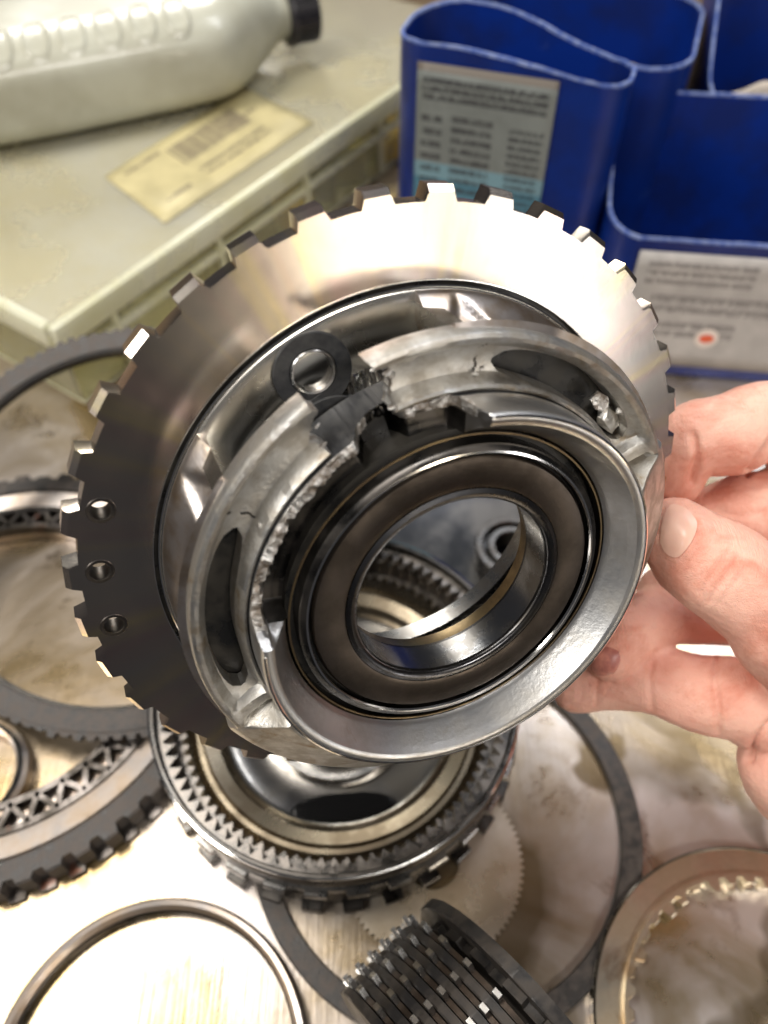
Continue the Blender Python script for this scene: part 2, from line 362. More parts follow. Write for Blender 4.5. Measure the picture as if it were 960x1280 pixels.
cage.data.materials.append(frac_m)
for c in cuts: c.matrix_world = mw
boolean(cage, cuts)
# rib grooves that mark the cast sections next to the break
for th in (97.5, 162.0):
    bm = bmesh.new()
    for k in range(14):
        r = 51+7.6*k/13; a = th+.25*sin(k*1.3); z = 20.95 if r < 57 else 21+(r-57)*1.8
        x, y = pol(a, r); box(bm, (x*U, y*U, (z+.05)*U), (.45*U, .45*U, .5*U), None)
    bmo('casting_seam', bm, darkm, T)
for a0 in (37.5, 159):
    revolve('slot_shade_sheet', [(49.2, 15.2), (57.8, 15.6), (57.8, 15.9), (49.2, 15.5)], black_m, T, 60, U, t0=a0, t1=a0+63)  # black sheet under the slots, their deep shade put into its colour
# broken chunk lodged in the right slot
def rock(name, loc, s, mat, seed, par, sub=3):
    rn = random.Random(int(seed*10)); bm = bmesh.new()
    for k in range(16 if sub == 3 else 10):
        d = Vector((rn.uniform(-1, 1), rn.uniform(-1, 1), rn.uniform(-1, 1))).normalized()*rn.uniform(.75, 1.1); bm.verts.new((d.x*s[0]*U, d.y*s[1]*U, d.z*s[2]*U))
    h = bmesh.ops.convex_hull(bm, input=bm.verts[:]); bmesh.ops.delete(bm, geom=[v for v in bm.verts if not v.link_faces], context='VERTS')
    if sub == 3:
        bmesh.ops.subdivide_edges(bm, edges=bm.edges[:], cuts=2, use_grid_fill=True)
        for v in bm.verts: v.co += Vector([rn.uniform(-1, 1) for _ in range(3)])*.14*U
    o = bmo(name, bm, mat, par, 0); o.location = Vector((*pol(loc[0], loc[1]), loc[2]))*U; o.rotation_euler = (0, 0, R_(loc[0]+90)); return o
rock('broken_fragment', (58, 54.6, 20.6), (4.6, 2.2, 1.6), frac_m, 1, T)
rock('broken_fragment', (49, 54.6, 18.2), (5.2, 3.0, 1.8), cast_m, 5, T)
rock('broken_fragment', (51.5, 56.6, 21.2), (1.5, 1.2, 1.2), frac_m, 9, T)
for (a, r, h, s) in ((120.2, 49.5, 23.5, .9), (118.8, 56.9, 23, 1.0), (121.3, 59.7, 24.4, .8), (138.5, 51, 23.6, .9), (136.8, 54.6, 22.2, .7), (97.5, 51.6, 21.8, .8), (95.6, 52.2, 21.2, .7), (163, 50.6, 23.2, .8)):
    rock('broken_burr', (a, r, h), (s*1.3, s*.8, s*.7), frac_m, a, T, 2)
# hub rim with its broken edge
rimp = [(48.7, 10), (48.7, 26), (48.6, 33), (48.45, 35.0), (48.1, 35.7), (47.5, 35.9), (46.4, 35.8), (45.6, 35.3), (44.6, 33.4), (43.2, 31.0), (41.9, 28.9), (41.2, 27.9), (40.6, 27.4), (40.4, 24), (40.4, 10)]
def rimfn(th, r, h):
    t = th % 360
    k = sm(101, 105, t)*(1-sm(186, 190, t))
    if k > 0:
        b = 26.6+1.5*noise.noise(Vector((t*.12, r*.1, 3)))+.8*noise.noise(Vector((t*.45, r*.5, 7)))+.3*noise.noise(Vector((t*1.6, r*1.5, 1)))
        if t < 128: b -= 2.0*sm(128, 122, 128-(t-122)) if 0 else 1.6*(1-sm(122, 130, t))
        q_ = sm(0, 1, (46.3-r+1.1*noise.noise(Vector((t*.25, 0, 5))))/1.0); b = b*(1-q_)+q_*22.0
        b -= 6.0*sm(117, 121, t)*(1-sm(129, 134, t))
        hm = b+(1-k)*10
        if h > hm: h = hm; r = r+.35*noise.noise(Vector((t*1.3, h, 2)))
    return r, h
rp = [rimp[0], rimp[1]]
rp2 = []
for i in range(len(rimp)-1):
    a, b = rimp[i], rimp[i+1]; n = 3 if i in (1, 2, 7, 8, 9) else 1
    for q in range(n): rp2.append((a[0]+(b[0]-a[0])*q/n, a[1]+(b[1]-a[1])*q/n))
rp2.append(rimp[-1])
rim = revolve('hub_rim', rp2, silver_m, T, 900, U, fn=rimfn, smooth=30)
rim.data.materials.append(frac_m)
for p in rim.data.polygons:
    c = p.center; t = math.degrees(math.atan2(c.y, c.x)) % 360; r = math.hypot(c.x, c.y)/U; h = c.z/U
    if 102.5 < t < 189 and 20 < h < 31.5 and r > 45.8: p.material_index = 1
    elif 102.5 < t < 189 and h < 28: p.material_index = 2
rim.data.materials.append(darkm); rim.data.materials.append(washer_gap_m)
for p in rim.data.polygons:
    c = p.center; r = math.hypot(c.x, c.y)/U
    if r < 41: p.material_index = 2
    if r > 48.1 and c.z/U < 25.6 and abs(p.normal.z) < .5: p.material_index = 3  # hub wall coloured dark so the break gap looks shaded
revolve('rim_edge', [(47.3, 35.75), (47.7, 36.05), (48.2, 35.85), (47.9, 35.6)], line_m, T, 300, U, t0=-168, t1=100)
# bearing
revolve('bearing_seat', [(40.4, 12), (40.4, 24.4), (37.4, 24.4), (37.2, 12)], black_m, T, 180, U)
revolve('bearing_outer_ring', [(38.4, 24), (38.4, 28.6), (38.0, 29.0), (36.4, 29.3), (36.2, 26.4), (36.2, 24)], darkm, T, 220, U)
revolve('bearing_edge', [(36.2, 29.0), (36.45, 29.45), (36.9, 29.4), (36.7, 28.9)], line_m, T, 300, U)
revolve('bearing_edge', [(40.1, 27.6), (40.2, 28.0), (40.6, 28.0), (40.5, 27.5)], brown_m, T, 300, U)
revolve('bearing_race', [(35.5, 20), (35.5, 28.2), (34.9, 28.9), (33.9, 29.05), (28.6, 28.9), (27.6, 28.6), (27.6, 20)], race_m, T, 240, U)
revolve('inner_race', [(27.5, 24), (27.4, 28.7), (26.4, 29.2), (25.4, 29.0), (24.8, 28.4), (24.65, 27.6), (24.6, 18.5), (27.5, 18.5)], race2_m, T, 240, U)
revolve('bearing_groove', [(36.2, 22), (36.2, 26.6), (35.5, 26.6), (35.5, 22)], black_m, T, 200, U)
revolve('bore_sleeve', [(24.75, 27.4), (24.6, 27.4), (24.6, 19.2), (27.2, 19.2), (27.2, 27)], bore_m, T, 240, U)
revolve('bore_bushing', [(24.65, 19), (24.8, 18.6), (25.2, 14.8), (25.8, 14.2), (30, 14.2), (30, 19)], brown_m, T, 240, U)
revolve('hub_back_wall', [(30, 14.3), (40.4, 12), (40.4, 14), (30, 17)], darkm, T, 160, U)
revolve('back_cylinder', [(62, -5), (62, -15), (60, -15.5), (60, -5)], darkm, T, 160, U)
# ------------------------------------------------------------------ plates and drums on the bench
def xy(c): return (c.x, c.y, c.z)
# D: big ring with triangular pockets
c, r = circ(0, 292, 1138, .006)
r = .99*r
D = thing('pocketed_ring', 'large pale ring with triangular pockets and dark toothed edge at the left', 'transmission part', (c.x, c.y, 0))
gearring('toothed_edge', friction_m, D, .90*r, .97*r, r, 58, .001, .009, duty=.5, slope=.1, chamfer=.0006, jit=.0007)
gearring('lower_plate', ringdark, D, .90*r, .99*r, 1.022*r, 58, .0004, .0014, duty=.5, slope=.1, phase=3)
revolve('pale_band', [(.90*r, .0005), (.90*r, .007), (.885*r, .0085), (.80*r, .0075), (.79*r, .0005)], ringlight, D, 200)
revolve('pocket_floor', [(.79*r, .0005), (.79*r, .004), (.68*r, .004), (.68*r, .0005)], ringlight, D, 160)
for rr in (.785, .685):
    revolve('pocket_rail', [((rr-.012)*r, .004), ((rr-.012)*r, .0085), ((rr+.012)*r, .0085), ((rr+.012)*r, .004)], ringdark, D, 160)
bm = bmesh.new(); n = 44
for k in range(2*n):
    a = 2*pi*(k+.5)/(2*n); s = 1 if k % 2 else -1
    box(bm, (0, 0, 0), (.115*r, .0016, .004), Matrix.Translation((.735*r*cos(a), .735*r*sin(a), .0066)) @ Matrix.Rotation(a+s*.55, 4, 'Z'))
tag(bmo('pocket_web', bm, ringdark, D), None, None)
# E small ring at left
c, r = circ(-38, 75, 1052, .003)
o = revolve('steel_race', [(r, .0003), (r, .006), (.93*r, .007), (.8*r, .006), (.78*r, .0003)], ringlight, None, 96); o.location = (c.x, c.y, 0)
tag(o, 'small steel race at the left edge, inside the pocketed ring', 'ring')
o2 = revolve('steel_race_groove', [(.93*r, .0075), (.9*r, .0079), (.86*r, .0075), (.9*r, .0068)], black_m, o, 96); 
# A big ring lying over D
c, r = circ(140, 300, 928, .0115)
zb = zfind((65, 415), (108, 520)); pb = at(100, 926, .010); yc = at(108, 520).y-.012
zt_a = HC+ray(125, 414).z*(yc/ray(125, 414).y); pt = Vector((ray(125, 414).x*(yc/ray(125, 414).y), yc, zt_a))
c = (pb+pt)/2; dd = pt-pb; dd.x = 0; r = dd.length/2; c.x = (pb.x+pt.x)/2+.012
A = thing('clutch_plate', 'big dark clutch plate leaning from the pocketed ring up to the clear bin', 'clutch plate', (c.x, c.y, c.z), (math.atan2(dd.z, dd.y), 0, 0), None)
gearring('plate_body', friction_m, A, .875*r, .985*r, r, 110, 0, .0028, duty=.45, slope=.15, jit=.0006)
revolve('friction_face', [(.885*r, .0026), (.885*r, .0034), (.968*r, .0034), (.968*r, .0026)], friction_m, A, 200)
revolve('inner_edge', [(.862*r, .0), (.862*r, .0026), (.876*r, .0030), (.876*r, .0)], grey_m, A, 200)
# H thin ring
c, r = circ(556, 242, 1312, .001)
o = revolve('thin_ring', [(r, .0004), (r, .0022), (.994*r, .0026), (.90*r, .0026), (.893*r, .002), (.893*r, .0004)], friction_m, None, 220); o.location = (c.x, c.y, 0)
tag(o, 'thin matt black ring lying flat under the drum', 'ring')
# I faint gear disc
c, r = circ(540, 114, 1205, .0008)
I = gearring('thin_gear_disc', M('stained_disc_steel', (.60, .53, .44), (.46, .38, .27), .8, .33, .26, 40, c3=(.14, .09, .04), n3=40, lo3=.6, hi3=.7), None, .3*r, .965*r, r, 84, .0003, .0013, duty=.3, slope=.2)
I.location = (c.x, c.y, 0); tag(I, 'thin oil stained disc with fine teeth between the drum and the plate stack', 'disc')
# G drum
zr = .030
c, r = circ(419, 231, 1101, zr)
G = thing('clutch_drum', 'open clutch drum full of teeth and hub rings, below the held carrier', 'drum', (c.x, c.y, 0))
revolve('drum_wall', [(.93*r, .004), (.985*r, .004), (.985*r, .012), (.975*r, .014), (.975*r, .022), (r, .0235), (r, zr-.0006), (.994*r, zr), (.975*r, zr), (.965*r, zr-.001), (.955*r, zr-.006), (.93*r, .008)], darkm, G, 240)
revolve('rim_highlight', [(.988*r, zr), (.992*r, zr+.0004), (1.0*r, zr+.0002), (r, zr-.0008)], line_m, G, 260)
gearring('internal_teeth', darkgear, G, .945*r, .968*r, .897*r, 84, .010, zr-.003, duty=.06, slope=.4, inner=True)
gearring('second_teeth', darkgear, G, .925*r, .94*r, .893*r, 84, .008, zr-.0065, duty=.06, slope=.4, inner=True, phase=2.1)
gearring('spline_plate', darkgear, G, .875*r, .90*r, .84*r, 84, .006, zr-.013, duty=.1, slope=.35, inner=True, phase=1)
gearring('base_lugs', darkm, G, .93*r, .985*r, 1.035*r, 30, .0003, .0038, duty=.45, slope=.04, chamfer=.0004)
gearring('upper_lugs', gearm, G, .95*r, .99*r, 1.02*r, 30, .0135, .0165, duty=.5, slope=.04, phase=2, chamfer=.0004)
revolve('gold_shelf', [(.875*r, .006), (.875*r, .016), (.85*r, .0165), (.80*r, .0125), (.775*r, .0125), (.76*r, .014), (.69*r, .0125), (.67*r, .0105), (.64*r, .0095), (.64*r, .006)], gold_m, G, 200)
revolve('drum_floor', [(.65*r, .004), (.65*r, .009), (.60*r, .0075), (.42*r, .0085), (.41*r, .004)], grey_m, G, 200)
revolve('hub_step', [(.43*r, .004), (.43*r, .011), (.415*r, .0125), (.385*r, .0125), (.375*r, .009), (.33*r, .009), (.33*r, .004)], bright_m, G, 200)
revolve('hub_ring', [(.335*r, .004), (.335*r, .0145), (.32*r, .0155), (.29*r, .0155), (.285*r, .013), (.285*r, .004)], grey_m, G, 160)
gearring('hub_spline', gearm, G, .18*r, .235*r, .275*r, 44, .004, .0185, duty=.35, slope=.1)
revolve('hub_bore', [(.18*r, .004), (.18*r, .019), (.165*r, .0198), (.15*r, .019), (.15*r, .004)], darkm, G, 96)
revolve('hub_floor', [(0, .006), (.28*r, .006)], black_m, G, 64, closed=False)
pocket_m = M('pocket_shade', (.004, .004, .004), None, 0, .08, specular=.25)  # black colour stands in for the shade inside the floor pockets
for a in (-85, 35, 155):
    o = revolve('floor_recess', [(.52, .0), (.56, .3), (.66, .35), (.70, .0), (.5, -.2)], bright_m, G, 48, .105*r); o.scale = (2.9, .82, .06); o.location = (.54*r*cos(R_(a)), .54*r*sin(R_(a)), .0079); o.rotation_euler = (0, 0, R_(a+90))
    bm = bmesh.new(); bmesh.ops.create_uvsphere(bm, u_segments=32, v_segments=8, radius=.062*r); o = bmo('floor_pocket', bm, pocket_m, G); o.scale = (4.6, 1.3, .045); o.location = (.54*r*cos(R_(a)), .54*r*sin(R_(a)), .0082); o.rotation_euler = (0, 0, R_(a+90))
c, r = circ(590, 150, 745, .004)
tag(revolve('drum_cover', [(0, .0030), (.9*r, .0030), (.95*r, .0044), (r, .0040), (r, .0004)], M('dark_mottled_steel', (.10, .10, .105), (.19, .18, .17), 1, .3, .45, 50, bump=.2), None, 120, closed=False), 'dark mottled steel cover seen through the carrier bore', 'cover').location = (c.x, c.y, 0)
c, r = circ(640, 46, 722, .012)
bb = thing('small_bearing', 'small black bearing seen through the carrier bore, on the dark cover', 'bearing', (c.x, c.y, .0044))
revolve('outer_ring', [(.78*r, 0), (.78*r, .008), (.82*r, .0086), (.96*r, .0086), (r, .008), (r, 0)], darkm, bb, 80)
revolve('inner_ring', [(.45*r, 0), (.45*r, .008), (.49*r, .0086), (.62*r, .0086), (.66*r, .008), (.66*r, 0)], darkm, bb, 80)
revolve('seal', [(.64*r, .006), (.80*r, .006)], black_m, bb, 80, closed=False)
# F bright disc
c, r = circ(185, 200, 1618, .004)
Fd = thing('steel_hoop', 'thin steel hoop lying in strong glare at the bottom left corner', 'ring', (c.x, c.y, 0))
revolve('hoop_band', [(r, .0004), (r, .0050), (.985*r, .0058), (.955*r, .0054), (.93*r, .0040), (.93*r, .0004)], ringlight, Fd, 200)
revolve('inner_lip', [(.915*r, .0004), (.917*r, .0030), (.925*r, .0034), (.93*r, .0030), (.93*r, .0004)], darkm, Fd, 160)
revolve('outer_lip', [(1.0*r, .0004), (1.0*r, .0050), (1.008*r, .0044), (1.014*r, .0004)], darkm, Fd, 160)
# K toothed ring lower right
c, r = circ(972, 228, 1612, .004)
kmat = M('yellowed_ring_steel', (.82, .76, .62), (.60, .50, .36), 1, .3, .4, 60, bump=.1, c3=(.34, .20, .08), n3=50, lo3=.58, hi3=.72)
K = thing('internal_gear_ring', 'pale steel ring with coarse inner teeth at the bottom right corner', 'ring', (c.x, c.y, 0))
gearring('ring_body', kmat, K, .80*r, r, .765*r, 46, .0004, .0040, duty=.42, slope=.16, inner=True, chamfer=.0005, jit=.0012)
revolve('ring_edge', [(r*1.0, .0004), (r, .0041), (.992*r, .0046), (.985*r, .0041), (.985*r, .0004)], grey_m, K, 160)
gearring('raised_teeth', kmat, K, .815*r, .835*r, .785*r, 46, .0038, .0062, duty=.3, slope=.2, inner=True, jit=.002)
# J stack of plates on edge
Rj = .0355
ps = at(538, 1156, .052); pe = at(664, 1305, .052); dj = Vector((pe.x-ps.x, pe.y-ps.y, 0)).normalized(); aj = Vector((-dj.y, dj.x, 0))
if aj.x > 0: aj = -aj
Zc = .0305
words = ['first', 'second', 'third', 'fourth', 'fifth', 'sixth']
plate_me = None
def steel_plate(kind):
    if kind == 0: return gearring('plate', friction_m, None, .66*Rj, .945*Rj, Rj, 26, -.0012, .0012, duty=.4, slope=.05, chamfer=.0003)
    return gearring('plate', darkm, None, .66*Rj, .97*Rj, Rj*1.015, 26, -.0009, .0009, duty=.2, slope=.03, chamfer=.0002)
order = [0, 1, 0, 1, 0, 1, 0, 1, 0, 1, 0, 1, 2]
protos = {}
pos = 0
def starts(k): return Vector((0, 0, 0))
cbase = Vector((ps.x, ps.y, 0)) + dj*(sqrt(max(0, Rj**2-(.052-Zc)**2)))
bodyc = [M('black_plate', (.022, .021, .021), (.05, .042, .035), .4, .35, .55, 200, bump=.2), M('brown_plate', (.075, .055, .042), (.03, .025, .02), .8, .3, .45, 150, bump=.2)]
npl = 13; off = 0
names = ['black friction plate on edge, {} from the left of the leaning stack']
ordw = ['first', 'second', 'third', 'fourth', 'fifth', 'sixth', 'seventh', 'eighth', 'ninth', 'tenth', 'eleventh', 'twelfth', 'thirteenth']
for i in range(npl-1, -1, -1):
    fric = (i % 2 == 0)
    th = .0030 if i == 12 else (.0022 if fric else .0013)
    key = (fric, i == 12)
    if key not in protos:
        t = thing('clutch_plate_on_edge', '', 'clutch plate')
        if i == 12:
            gearring('steel_core', bodyc[0], t, .6*Rj, .972*Rj, Rj*.974, 26, -.0015, .0015, duty=.6, slope=.05, chamfer=.0003)
        elif fric:
            gearring('steel_core', bodyc[0], t, .62*Rj, .962*Rj, Rj*.963, 26, -.0010, .0010, duty=.8, slope=.05, chamfer=.0003)
        else:
            gearring('steel_core', bodyc[1], t, .62*Rj, .945*Rj, Rj*.945, 26, -.0006, .0006, duty=.3, slope=.05)
            gearring('drive_lugs', gearm, t, .90*Rj, .93*Rj, 1.02*Rj, 26, -.0006, .0006, duty=.22, slope=.03, chamfer=.0001)
        protos[key] = t; rt = t
    else:
        src = protos[key]; rt = src.copy(); C.objects.link(rt)
        for ch in src.children:
            cc = ch.copy(); C.objects.link(cc); cc.parent = rt
    rt['label'] = f'{"dark steel separator" if not fric else "black friction"} plate on edge, {ordw[i]} from the left of the stack'
    rt['group'] = 'clutch plates stacked on edge'
    if i == 12: off = .0052
    else: off = -(11.5-i)*.00192
    cpos = cbase - aj*off*1 + Vector((0, 0, Zc))
    Z = (aj + Vector((0, 0, .05*0))).normalized(); X = dj; Y = Z.cross(X)
    mm = Matrix((X, Y, Z)).transposed().to_4x4() @ Matrix.Rotation(.0 + (.05 if fric else .12)*1, 4, 'Z'); mm.translation = cpos; rt.matrix_world = mm
t = thing('lug_washer', 'dark plate with pale rectangular lugs leaning right of the plate stack', 'plate')
gearring('washer_body', bodyc[0], t, .58*Rj, .90*Rj, .96*Rj, 20, -.001, .001, duty=.5, slope=.04)
gearring('pale_lugs', gearm, t, .70*Rj, .84*Rj, .93*Rj, 20, -.0034, -.001, duty=.42, slope=.04, chamfer=.0003)
mm = Matrix((dj, aj.cross(dj), aj)).transposed().to_4x4(); mm.translation = cbase - aj*.0028 + Vector((0, 0, Zc-.001)) + dj*.004; t.matrix_world = mm
# ------------------------------------------------------------------ plastic organiser bin
zb = zfind((65, 415), (108, 520))
P0 = at(65, 415, zb); Pf = at(475, 128, zb); ex = Vector((Pf.x-P0.x, Pf.y-P0.y, 0)).normalized(); ey = Vector((-ex.y, ex.x, 0))
LX, LY = .36, .24
Bm = Matrix((ex, ey, Vector((0, 0, 1)))).transposed().to_4x4(); Bm.translation = (P0.x, P0.y, 0)
B = thing('organiser_bin', 'clear plastic lidded parts bin under the white bottle', 'plastic bin'); B.matrix_world = Bm
clear = M('cloudy_plastic', (.94, .92, .70), (.88, .84, .52), 0, .16, .26, 20, trans=.85, bump=.1, bscale=60)
clear2 = M('lid_plastic', (.93, .90, .74), (.86, .80, .56), 0, .22, .3, 14, trans=.68, bump=.1, bscale=50)
ribm = M('milky_plastic_rib', (.88, .87, .66), (.80, .78, .50), 0, .25, .35, 30, trans=.35)
def pbox(name, x0, x1, y0, y1, z0, z1, mat, par=B, bev=.0008):
    bm = bmesh.new(); box(bm, ((x0+x1)/2, (y0+y1)/2, (z0+z1)/2), (x1-x0, y1-y0, z1-z0), None, bev); return bmo(name, bm, mat, par)
zt = zb-.004
pbox('front_wall', .004, LX-.004, .004, .0062, .003, zt, clear); pbox('side_wall', .004, .0062, .007, LY-.004, .003, zt, clear)
pbox('floor_panel', .004, LX-.004, .004, LY-.004, .001, .003, ribm)
pbox('lid', 0, LX, 0, LY, zt+.0004, zt+.0024, clear2)
pbox('lid_rim', 0, LX, -.0015, .0035, zt-.006, zb+.0012, ribm, B, .0014); pbox('lid_rim', -.0015, .0035, .004, LY, zt-.006, zb+.0012, ribm, B, .0014)
pbox('wall_ledge', .002, LX-.004, .0015, .005, zt-.018, zt-.0145, ribm, B, .001)
for k in range(5):
    x = .03+.068*k; pbox('wall_rib', x, x+.0022, .0005, .004, .004, zt-.008, ribm, B, .0008)
for k in range(6): 
    x = .04+.052*k; pbox('divider', x, x+.0016, .008, LY-.01, .003, zt-.004, clear)
for k in range(3): pbox('divider', .008, LX-.008, .055+.06*k, .0566+.06*k, .003, zt-.0045, clear)
yel = M('yellow_packet', (.72, .50, .06), (.6, .42, .1), 0, .5); tan = M('tan_card', (.52, .34, .17), (.40, .28, .16), 0, .6); dk = M('dark_fitting', (.05, .05, .055), None, 0, .4); olive = M('olive_packet', (.38, .36, .15), (.5, .45, .2), 0, .5)
rb = random.Random(7)
for k in range(26):
    mt = rb.choice([yel, tan, dk, olive, tan, olive]); x = .02+rb.random()*(LX-.06); y = .016+rb.random()*(LY-.06)
    if k < 3: x = [.125, .17, .26][k]; y = .014; mt = [dk, yel, yel][k]
    s = (.012+rb.random()*.02, .008+rb.random()*.014, .006+rb.random()*.012)
    bm = bmesh.new(); box(bm, (0, 0, s[2]/2), s, Matrix.Rotation(rb.random()*3, 4, 'Z'), .0012)
    o = bmo('small_part', bm, mt, None); o.matrix_world = Bm @ Matrix.Translation((x, y, .004)); 
    tag(o, {'yellow_packet': 'yellow packet', 'tan_card': 'tan carton', 'dark_fitting': 'dark fitting', 'olive_packet': 'olive packet'}[mt.name]+' showing dimly inside the clear plastic bin', 'small part', mt.name.replace('_', ' ')+'s inside the bin')
# label on the lid
Bi = Bm.inverted()
def lidpt(u, v): return Bi @ at(u, v, zb)
q = [lidpt(130, 218), lidpt(205, 276), lidpt(392, 150), lidpt(305, 106)]
def print_mat(name, paper, ink, lines, barcode=None, blocks=(), smudge=.4):
    """flat print: text-like rows, blocks and a barcode in UV space"""
    m = M(name, paper, tuple(x*.82 for x in paper), 0, .45, .5, 60); N = m.node_tree.nodes; L = m.node_tree.links; b = N['Principled BSDF']; src = b.inputs['Base Color'].links[0].from_socket
    uv = N.new('ShaderNodeUVMap'); sx = N.new('ShaderNodeSeparateXYZ'); L.new(uv.outputs[0], sx.inputs[0])
    def mth(op, a, c=None, clamp=False):
        x = N.new('ShaderNodeMath'); x.operation = op; x.use_clamp = clamp
        for i, v in enumerate((a, c)):
            if v is None: continue
            if isinstance(v, (int, float)): x.inputs[i].default_value = v
            else: L.new(v, x.inputs[i])
        return x.outputs[0]
    X, Y = sx.outputs[0], sx.outputs[1]
    def rect(x0, x1, y0, y1): return mth('MULTIPLY', mth('MULTIPLY', mth('GREATER_THAN', X, x0), mth('LESS_THAN', X, x1)), mth('MULTIPLY', mth('GREATER_THAN', Y, y0), mth('LESS_THAN', Y, y1)))
    def noise_at(sx_, sy_, th):
        mp = N.new('ShaderNodeMapping'); mp.inputs['Scale'].default_value = (sx_, sy_, 1); L.new(uv.outputs[0], mp.inputs[0])
        t = N.new('ShaderNodeTexNoise'); t.inputs['Scale'].default_value = 1; t.inputs['Detail'].default_value = 1; L.new(mp.outputs[0], t.inputs['Vector']); return mth('GREATER_THAN', t.outputs['Fac'], th)
    tot = 0
    for (x0, x1, y0, y1, rows, bold) in lines:
        fr = mth('FRACT', mth('MULTIPLY', mth('SUBTRACT', Y, y0), rows/(y1-y0))); row = mth('LESS_THAN', fr, bold)
        f = mth('MULTIPLY', mth('MULTIPLY', rect(x0, x1, y0, y1), row), noise_at(90, rows/(y1-y0)*1.0, .42)); tot = mth('MAXIMUM', tot, f)
    if barcode:
        x0, x1, y0, y1 = barcode; f = mth('MULTIPLY', rect(*barcode), noise_at(110, .01, .46)); tot = mth('MAXIMUM', tot, f)
    col = src
    for (x0, x1, y0, y1, c) in blocks:
        x = N.new('ShaderNodeMix'); x.data_type = 'RGBA'; L.new(rect(x0, x1, y0, y1), x.inputs[0]); L.new(col, x.inputs[6]); x.inputs[7].default_value = (*c, 1); col = x.outputs[2]
    x = N.new('ShaderNodeMix'); x.data_type = 'RGBA'; L.new(mth('MULTIPLY', tot, .8), x.inputs[0]); L.new(col, x.inputs[6]); x.inputs[7].default_value = (*ink, 1)
    L.new(x.outputs[2], b.inputs['Base Color']); return m
def sheet(name, fn, nu, nv, mat, parent=None, thick=.0003):
    V = []; Fc = []
    for j in range(nv+1):
        for i in range(nu+1): V.append(fn(i/nu, j/nv))
    for j in range(nv):
        for i in range(nu): a = j*(nu+1)+i; Fc.append((a, a+1, a+nu+2, a+nu+1))
    o = mk(name, V, Fc, mat, parent, 0); uvl = o.data.uv_layers.new(name='UVMap')
    for p in o.data.polygons:
        for li in p.loop_indices:
            vi = o.data.loops[li].vertex_index; uvl.data[li].uv = ((vi % (nu+1))/nu, (vi//(nu+1))/nv)
    m = o.modifiers.new('s', 'SOLIDIFY'); m.thickness = thick; m.offset = 0; bake(o, 0); return o
labm = print_mat('yellowed_label', (.62, .54, .29), (.14, .11, .085), [(.08, .3, .84, .9, 1, .7), (.35, .8, .22, .40, 2, .5), (.1, .25, .2, .3, 1, .5), (.62, .9, .62, .72, 1, .5)], (.33, .80, .50, .84))
sheet('bin_label', lambda a, b: tuple((q[1].lerp(q[2], a)).lerp(q[0].lerp(q[3], a), b)[:2])+(zt+.0028+.0003*sin(a*9)*sin(b*7),), 16, 8, labm, B)
# ------------------------------------------------------------------ white oil bottle lying on the bin
bot_m = M('white_hdpe', (.50, .50, .41), (.42, .41, .32), 0, .34, .42, 25, bump=.08, bscale=80, sss=0, coat=.3, c3=(.34, .32, .22), n3=12, lo3=.56, hi3=.75)
zB = zt+.0026
th_b = .024
nk = at(352, 34, zB+.020); bx = at(60, 62, zB+.03)
ax = (Vector((nk.x, nk.y, 0))-Vector((bx.x, bx.y, 0))).normalized()
BT = thing('oil_bottle', 'white plastic oil bottle with ribbed side lying on the clear bin', 'bottle')
Mb = Matrix((ax, Vector((-ax.y, ax.x, 0)), Vector((0, 0, 1)))).transposed().to_4x4(); Mb.translation = (nk.x, nk.y, zB+th_b); BT.matrix_world = Mb
def sect(hw, ht, n=48, e=3.2):
    out = []
    for i in range(n):
        a = 2*pi*i/n; ca, sa = cos(a), sin(a); out.append((hw*abs(ca)**(2/e)*(1 if ca >= 0 else -1), ht*abs(sa)**(2/e)*(1 if sa >= 0 else -1)))
    return out
st = [(-.185, .030, .015, 3, 0), (-.182, .040, .021, 3.4, 0), (-.172, .0445, .024, 3.6, 0), (-.10, .0445, .024, 3.6, 0), (-.055, .0445, .024, 3.4, 0), (-.044, .043, .0236, 3.2, 0), (-.034, .0385, .0225, 3, 0.001), (-.024, .031, .0205, 2.8, .003), (-.014, .0225, .0175, 2.5, .005), (-.006, .0155, .0145, 2.2, .006), (-.001, .0125, .0125, 2, .006), (.006, .0115, .0115, 2, .006), (.012, .0115, .0115, 2, .006)]
V = []; Fc = []; n = 48
for (x, hw, ht, e, oy) in st:
    for (a, b_) in sect(hw, ht, n, e): V.append((x, a+oy, b_))
for k in range(len(st)-1):
    for i in range(n): a = k*n+i; b_ = k*n+(i+1) % n; Fc.append((a, b_, b_+n, a+n))
Fc.append(tuple(range(n))[::-1]); Fc.append(tuple(range((len(st)-1)*n, len(st)*n)))
bo = mk('bottle_body', V, Fc, bot_m, BT, 60, True); m = bo.modifiers.new('s', 'SUBSURF'); m.levels = 2; m.render_levels = 2; bake(bo, 60)
def surf_z(y): return .0241*max(.02, 1-abs(min(.0444, abs(y))/.0445)**3.6)**(1/3.6)
for k in range(7):
    cx_, cy_ = -.064-.0172*k, -.027; V = []; Fc = []; n = 40
    pr_ = [(1.12, -.0003), (1.04, .0006), (.95, .0009), (.86, .0006), (.80, .0002), (.60, .0002), (0.01, .0002)]
    for (q_, hh) in pr_:
        for i in range(n):
            a = 2*pi*i/n; sgn = lambda v: 1 if v >= 0 else -1; x = q_*.0060*sgn(cos(a))*abs(cos(a))**.6; y = q_*.0125*sgn(sin(a))*abs(sin(a))**.7
            V.append((cx_+x+.12*y, cy_+y, surf_z(cy_+y)+hh))
    for j_ in range(len(pr_)-1):
        for i in range(n): a = j_*n+i; b = j_*n+(i+1) % n; Fc.append((a, b, b+n, a+n))
    Fc.append(tuple(range((len(pr_)-1)*n, len(pr_)*n)))
    mk('grip_rib', V, Fc, bot_m, BT, 60, True)
